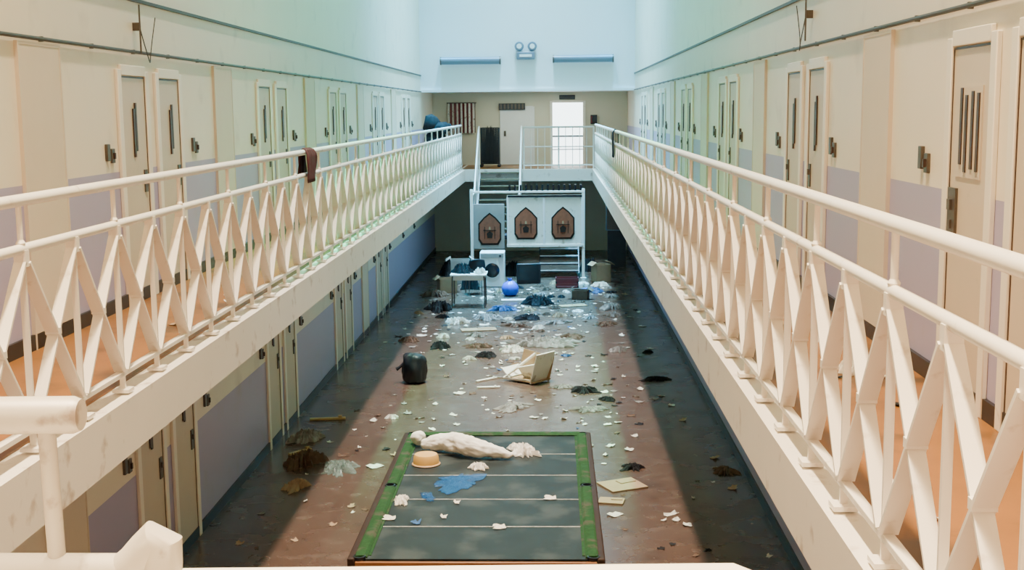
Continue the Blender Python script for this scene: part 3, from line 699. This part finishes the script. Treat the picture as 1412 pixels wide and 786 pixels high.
# far back wall fittings
p = meas(783, 230, y=YB); dx = p.x
d = struct(MB().box((-.5, 0, .96), (.08, .08, 1.92)).box((.5, 0, .96), (.08, .08, 1.92)).box((0, 0, 1.90), (.92, .08, .07)).obj("door_60", M_FRAME, None, (dx, YB - .02, G)))
MB().box((0, 0, .94), (.92, .02, 1.87)).obj("glass", M_DAY, d, (0, .0, 0))
MB().box((0, -.02, .85), (.92, .03, .05)).box((0, -.02, .45), (.92, .03, .03)).obj("glazing_bar", M_TUBE, d)
p = meas(714, 230, y=YB)
d = struct(MB().box((-.5, 0, .88), (.05, .07, 1.76)).box((.5, 0, .88), (.05, .07, 1.76)).box((0, 0, 1.75), (.95, .07, .05)).obj("door_61", M_APPL, None, (p.x, YB - .03, G)))
MB().box((0, 0, .87), (.95, .03, 1.72)).obj("leaf", M_APPL, d)
MB().box((-.38, -.03, .95), (.06, .03, .16)).obj("handle", M_STEEL, d)
def bk(u, v, y=YB): return meas(u, v, y=y)
p = bk(782, 134); 
e = thing("exit_sign_box", "small dark rectangular sign box above the bright doorway", "sign", (p.x, YB - .03, p.z))
MB().box((0, 0, 0), (.48, .05, .13)).obj("casing", M_DKSTEEL, e, bevel=.006)
p = bk(706, 147)
e = thing("wall_heater", "dark slatted unit mounted high on the back wall", "heater", (p.x, YB - .1, p.z))
MB().box((0, .03, 0), (.80, .12, .2)).obj("casing", M_DKSTEEL, e, bevel=.01)
for k in range(7): MB().box((-.33 + k * .11, -.04, 0), (.05, .03, .16)).obj("louvre", M_STEEL, e)
# striped curtain
p = bk(637, 163)
b = MB(); n = 40; vs = []
for j in (0, 1):
    for i in range(n + 1): vs.append((-.42 + .84 * i / n, .025 * math.sin(i * 1.2), -.45 + .9 * j))
for i in range(n): b.add([vs[i], vs[i + 1], vs[n + 2 + i], vs[n + 1 + i]], [(0, 1, 2, 3)], (i // 3) % 2)
e = thing("striped_curtain", "red and white striped hanging curtain on the back wall", "curtain", (p.x, YB - .1, p.z))
b.obj("cloth", [M_PAPER, M_MAROON], e)
MB().sweep([(-.45, 0, .46), (.45, 0, .46)], .015, 8).sweep([(-.4, 0, .46), (-.4, .1, .46)], .01, 6).sweep([(.4, 0, .46), (.4, .1, .46)], .01, 6).obj("curtain_pole", M_STEEL, e)
# dark cage trolley & bagged heap on far gallery
p = meas(672, 234, z=G)
e = thing("wheeled_cage", "tall dark wire cage trolley standing on the far landing", "trolley", (p.x, 36.6, G))
for sx in (-1, 1):
    for sy in (-1, 1):
        MB().sweep([(sx * .26, sy * .2, .08), (sx * .26, sy * .2, 1.15)], .02, 8).obj("upright", M_DKSTEEL, e)
        MB().lathe([(.03, .001), (.05, .02), (.05, .06), (.03, .08)], 12).obj("castor", M_BLKPL, e, (sx * .26, sy * .2, 0))
b = MB()
for k in range(24): b.box((0, -.2, .1 + k * .045), (.52, .01, .034)); b.box((0, .2, .1 + k * .045), (.52, .01, .034))
for k in range(8): b.box((-.24 + k * .07, -.2, .62), (.02, .01, 1.06))
b.obj("mesh_side", M_BLKPL, e); MB().box((0, 0, .10), (.52, .4, .03)).obj("base", M_DKSTEEL, e)
heap("clothes_pile", "dark bags heaped inside the wire cage", "clothes", 0, 0, .40, .28, 1.0, M_DKC, z=G + .118, pos=(p.x, 36.6), rag=.2, fold=1.2)
e = thing("bag_stack", "tall dark stack of slumped bags against the gallery wall", "bag", (-3.13, 33.2, G + .002))
for (x, y, z, r, h) in ((-.18, 0, 0, .30, .7), (.20, -.1, 0, .26, .6), (-.02, .05, .55, .30, .65), (-.10, 0, 1.08, .24, .46), (.14, -.1, 1.02, .22, .34), (.3, 0, 1.1, .12, .2)):
    o = MB().lathe([(.02, 0), (r * .8, .02), (r, h * .25), (r * .95, h * .6), (r * .6, h * .9), (.02, h)], 24).obj("bag", M_DKC, e, (x, y, z))
    dm = o.modifiers.new("d", 'DISPLACE'); dm.texture = tx2; dm.strength = .18
e = thing("wall_telephone", "small dark telephone unit fixed to the back wall", "telephone", (1.25, YB - .06, G + 1.35))
MB().box((0, 0, 0), (.20, .10, .28)).obj("body", M_DKSTEEL, e, bevel=.01)
MB().sweep([(-.06, -.07, .10), (-.075, -.085, 0), (-.06, -.07, -.10)], [.025, .015, .025], 10).obj("handset", M_MAROON, e)
e = thing("wall_cabinet", "grey metal cabinet with a small red label under the gallery", "cabinet", (1.75, 34.0, 1.0))
MB().box((0, 0, .4), (.6, .25, .8)).obj("body", M_TUBE, e, bevel=.01)
MB().box((0, -.13, .4), (.54, .02, .74)).obj("door", M_STEEL, e)
MB().box((-.1, -.145, .55), (.14, .01, .1)).obj("label_plate", M_MAROON, e)
MB().box((0, 0, -.5), (.5, .2, .998)).obj("pedestal", M_DKSTEEL, e)

# end wall lamps
for u, v in ((649, 84), (804, 81)):
    p = meas(u, v, y=YE)
    e = thing("strip_lamp", "long grey tubular strip lamp mounted on the pale end wall", "lamp", (p.x, YE - .12, p.z), group="strip lamps on the end wall")
    MB().sweep([(-.80, 0, 0), (.80, 0, 0)], .10, 16).obj("tube", M_TUBE, e)
    for sx in (-1, 1):
        MB().sweep([(sx * .80, 0, 0), (sx * .84, 0, 0)], .11, 16).obj("end_cap", M_STEEL, e); MB().box((sx * .5, .07, 0), (.06, .1, .08)).obj("bracket", M_STEEL, e)
p = meas(725, 77, y=YE)
e = thing("speaker_box", "small pale speaker box fixed to the end wall", "speaker", (p.x, YE - .1, p.z))
MB().box((0, 0, 0), (.50, .19, .20)).obj("casing", M_TUBE, e, bevel=.02); MB().box((0, -.10, 0), (.34, .01, .07)).obj("grille", M_APPL, e)
for q in (716, 734):
    p = meas(q, 64, y=YE)
    e = thing("floodlight", "small twin floodlight head above the speaker box", "lamp", (p.x, YE - .1, p.z), group="floodlights on the end wall")
    MB().lathe([(.11, -.04), (.13, 0), (.13, .03), (.05, .10)], 18).obj("head", M_TUBE, e, rot=(R(-90), 0, 0)); MB().lathe([(.01, 0), (.07, 0), (.07, .01)], 18).obj("lens", M_APPL, e, (0, -.041, 0), (R(90), 0, 0)); MB().box((0, .06, -.02), (.05, .08, .05)).obj("bracket", M_STEEL, e)

# ------------------------------------------------------------------ light
def area(name, loc, sx, sy, power, col, spread=180, rot=(0, 0, 0)):
    l = bpy.data.lights.new(name, 'AREA'); l.shape = 'RECTANGLE'; l.size = sx; l.size_y = sy; l.energy = power; l.color = col; l.spread = R(spread)
    o = bpy.data.objects.new(name, l); COL.objects.link(o); o.location = loc; o.rotation_euler = rot
xc = -.7
area("skylight_warm", (xc, 2.5, 15.8), .7, 12, 1700, (1, .77, .50), 56)
area("skylight_mixed", (xc, 13, 15.8), .5, 6, 420, (1, .86, .74), 40)
area("skylight_pale", (xc, 20.5, 15.8), .5, 8, 480, (1, .93, .90), 30)
area("skylight_blue", (xc, 30, 15.8), 1.2, 7, 1600, (.36, .72, 1), 56)
for x in (-3.35, 1.97):  # unseen strips added to tint the side walls green and blue
    area("green_wall_wash", (x, 18.5, 15.8), .3, 10, 430, (.08, 1, .55), 22)
    area("blue_wall_wash", (x, 29, 15.8), .3, 9, 1250, (.03, .50, 1), 28)
area("recess_fill", (xc, 36.5, 4.8), 3, 1, 45, (.9, 1, .8))  # added fill with no fixture, brightens the back wall
area("under_gallery_fill", (XL + .6, 16, G - .36), .2, 22, 8, (.95, .90, .9), 150)  # added weak fill, lifts the dark ground floor below the gallery
w = bpy.data.worlds.new("world"); S.world = w; w.use_nodes = True
w.node_tree.nodes["Background"].inputs[0].default_value = (.6, .7, .8, 1); w.node_tree.nodes["Background"].inputs[1].default_value = .03
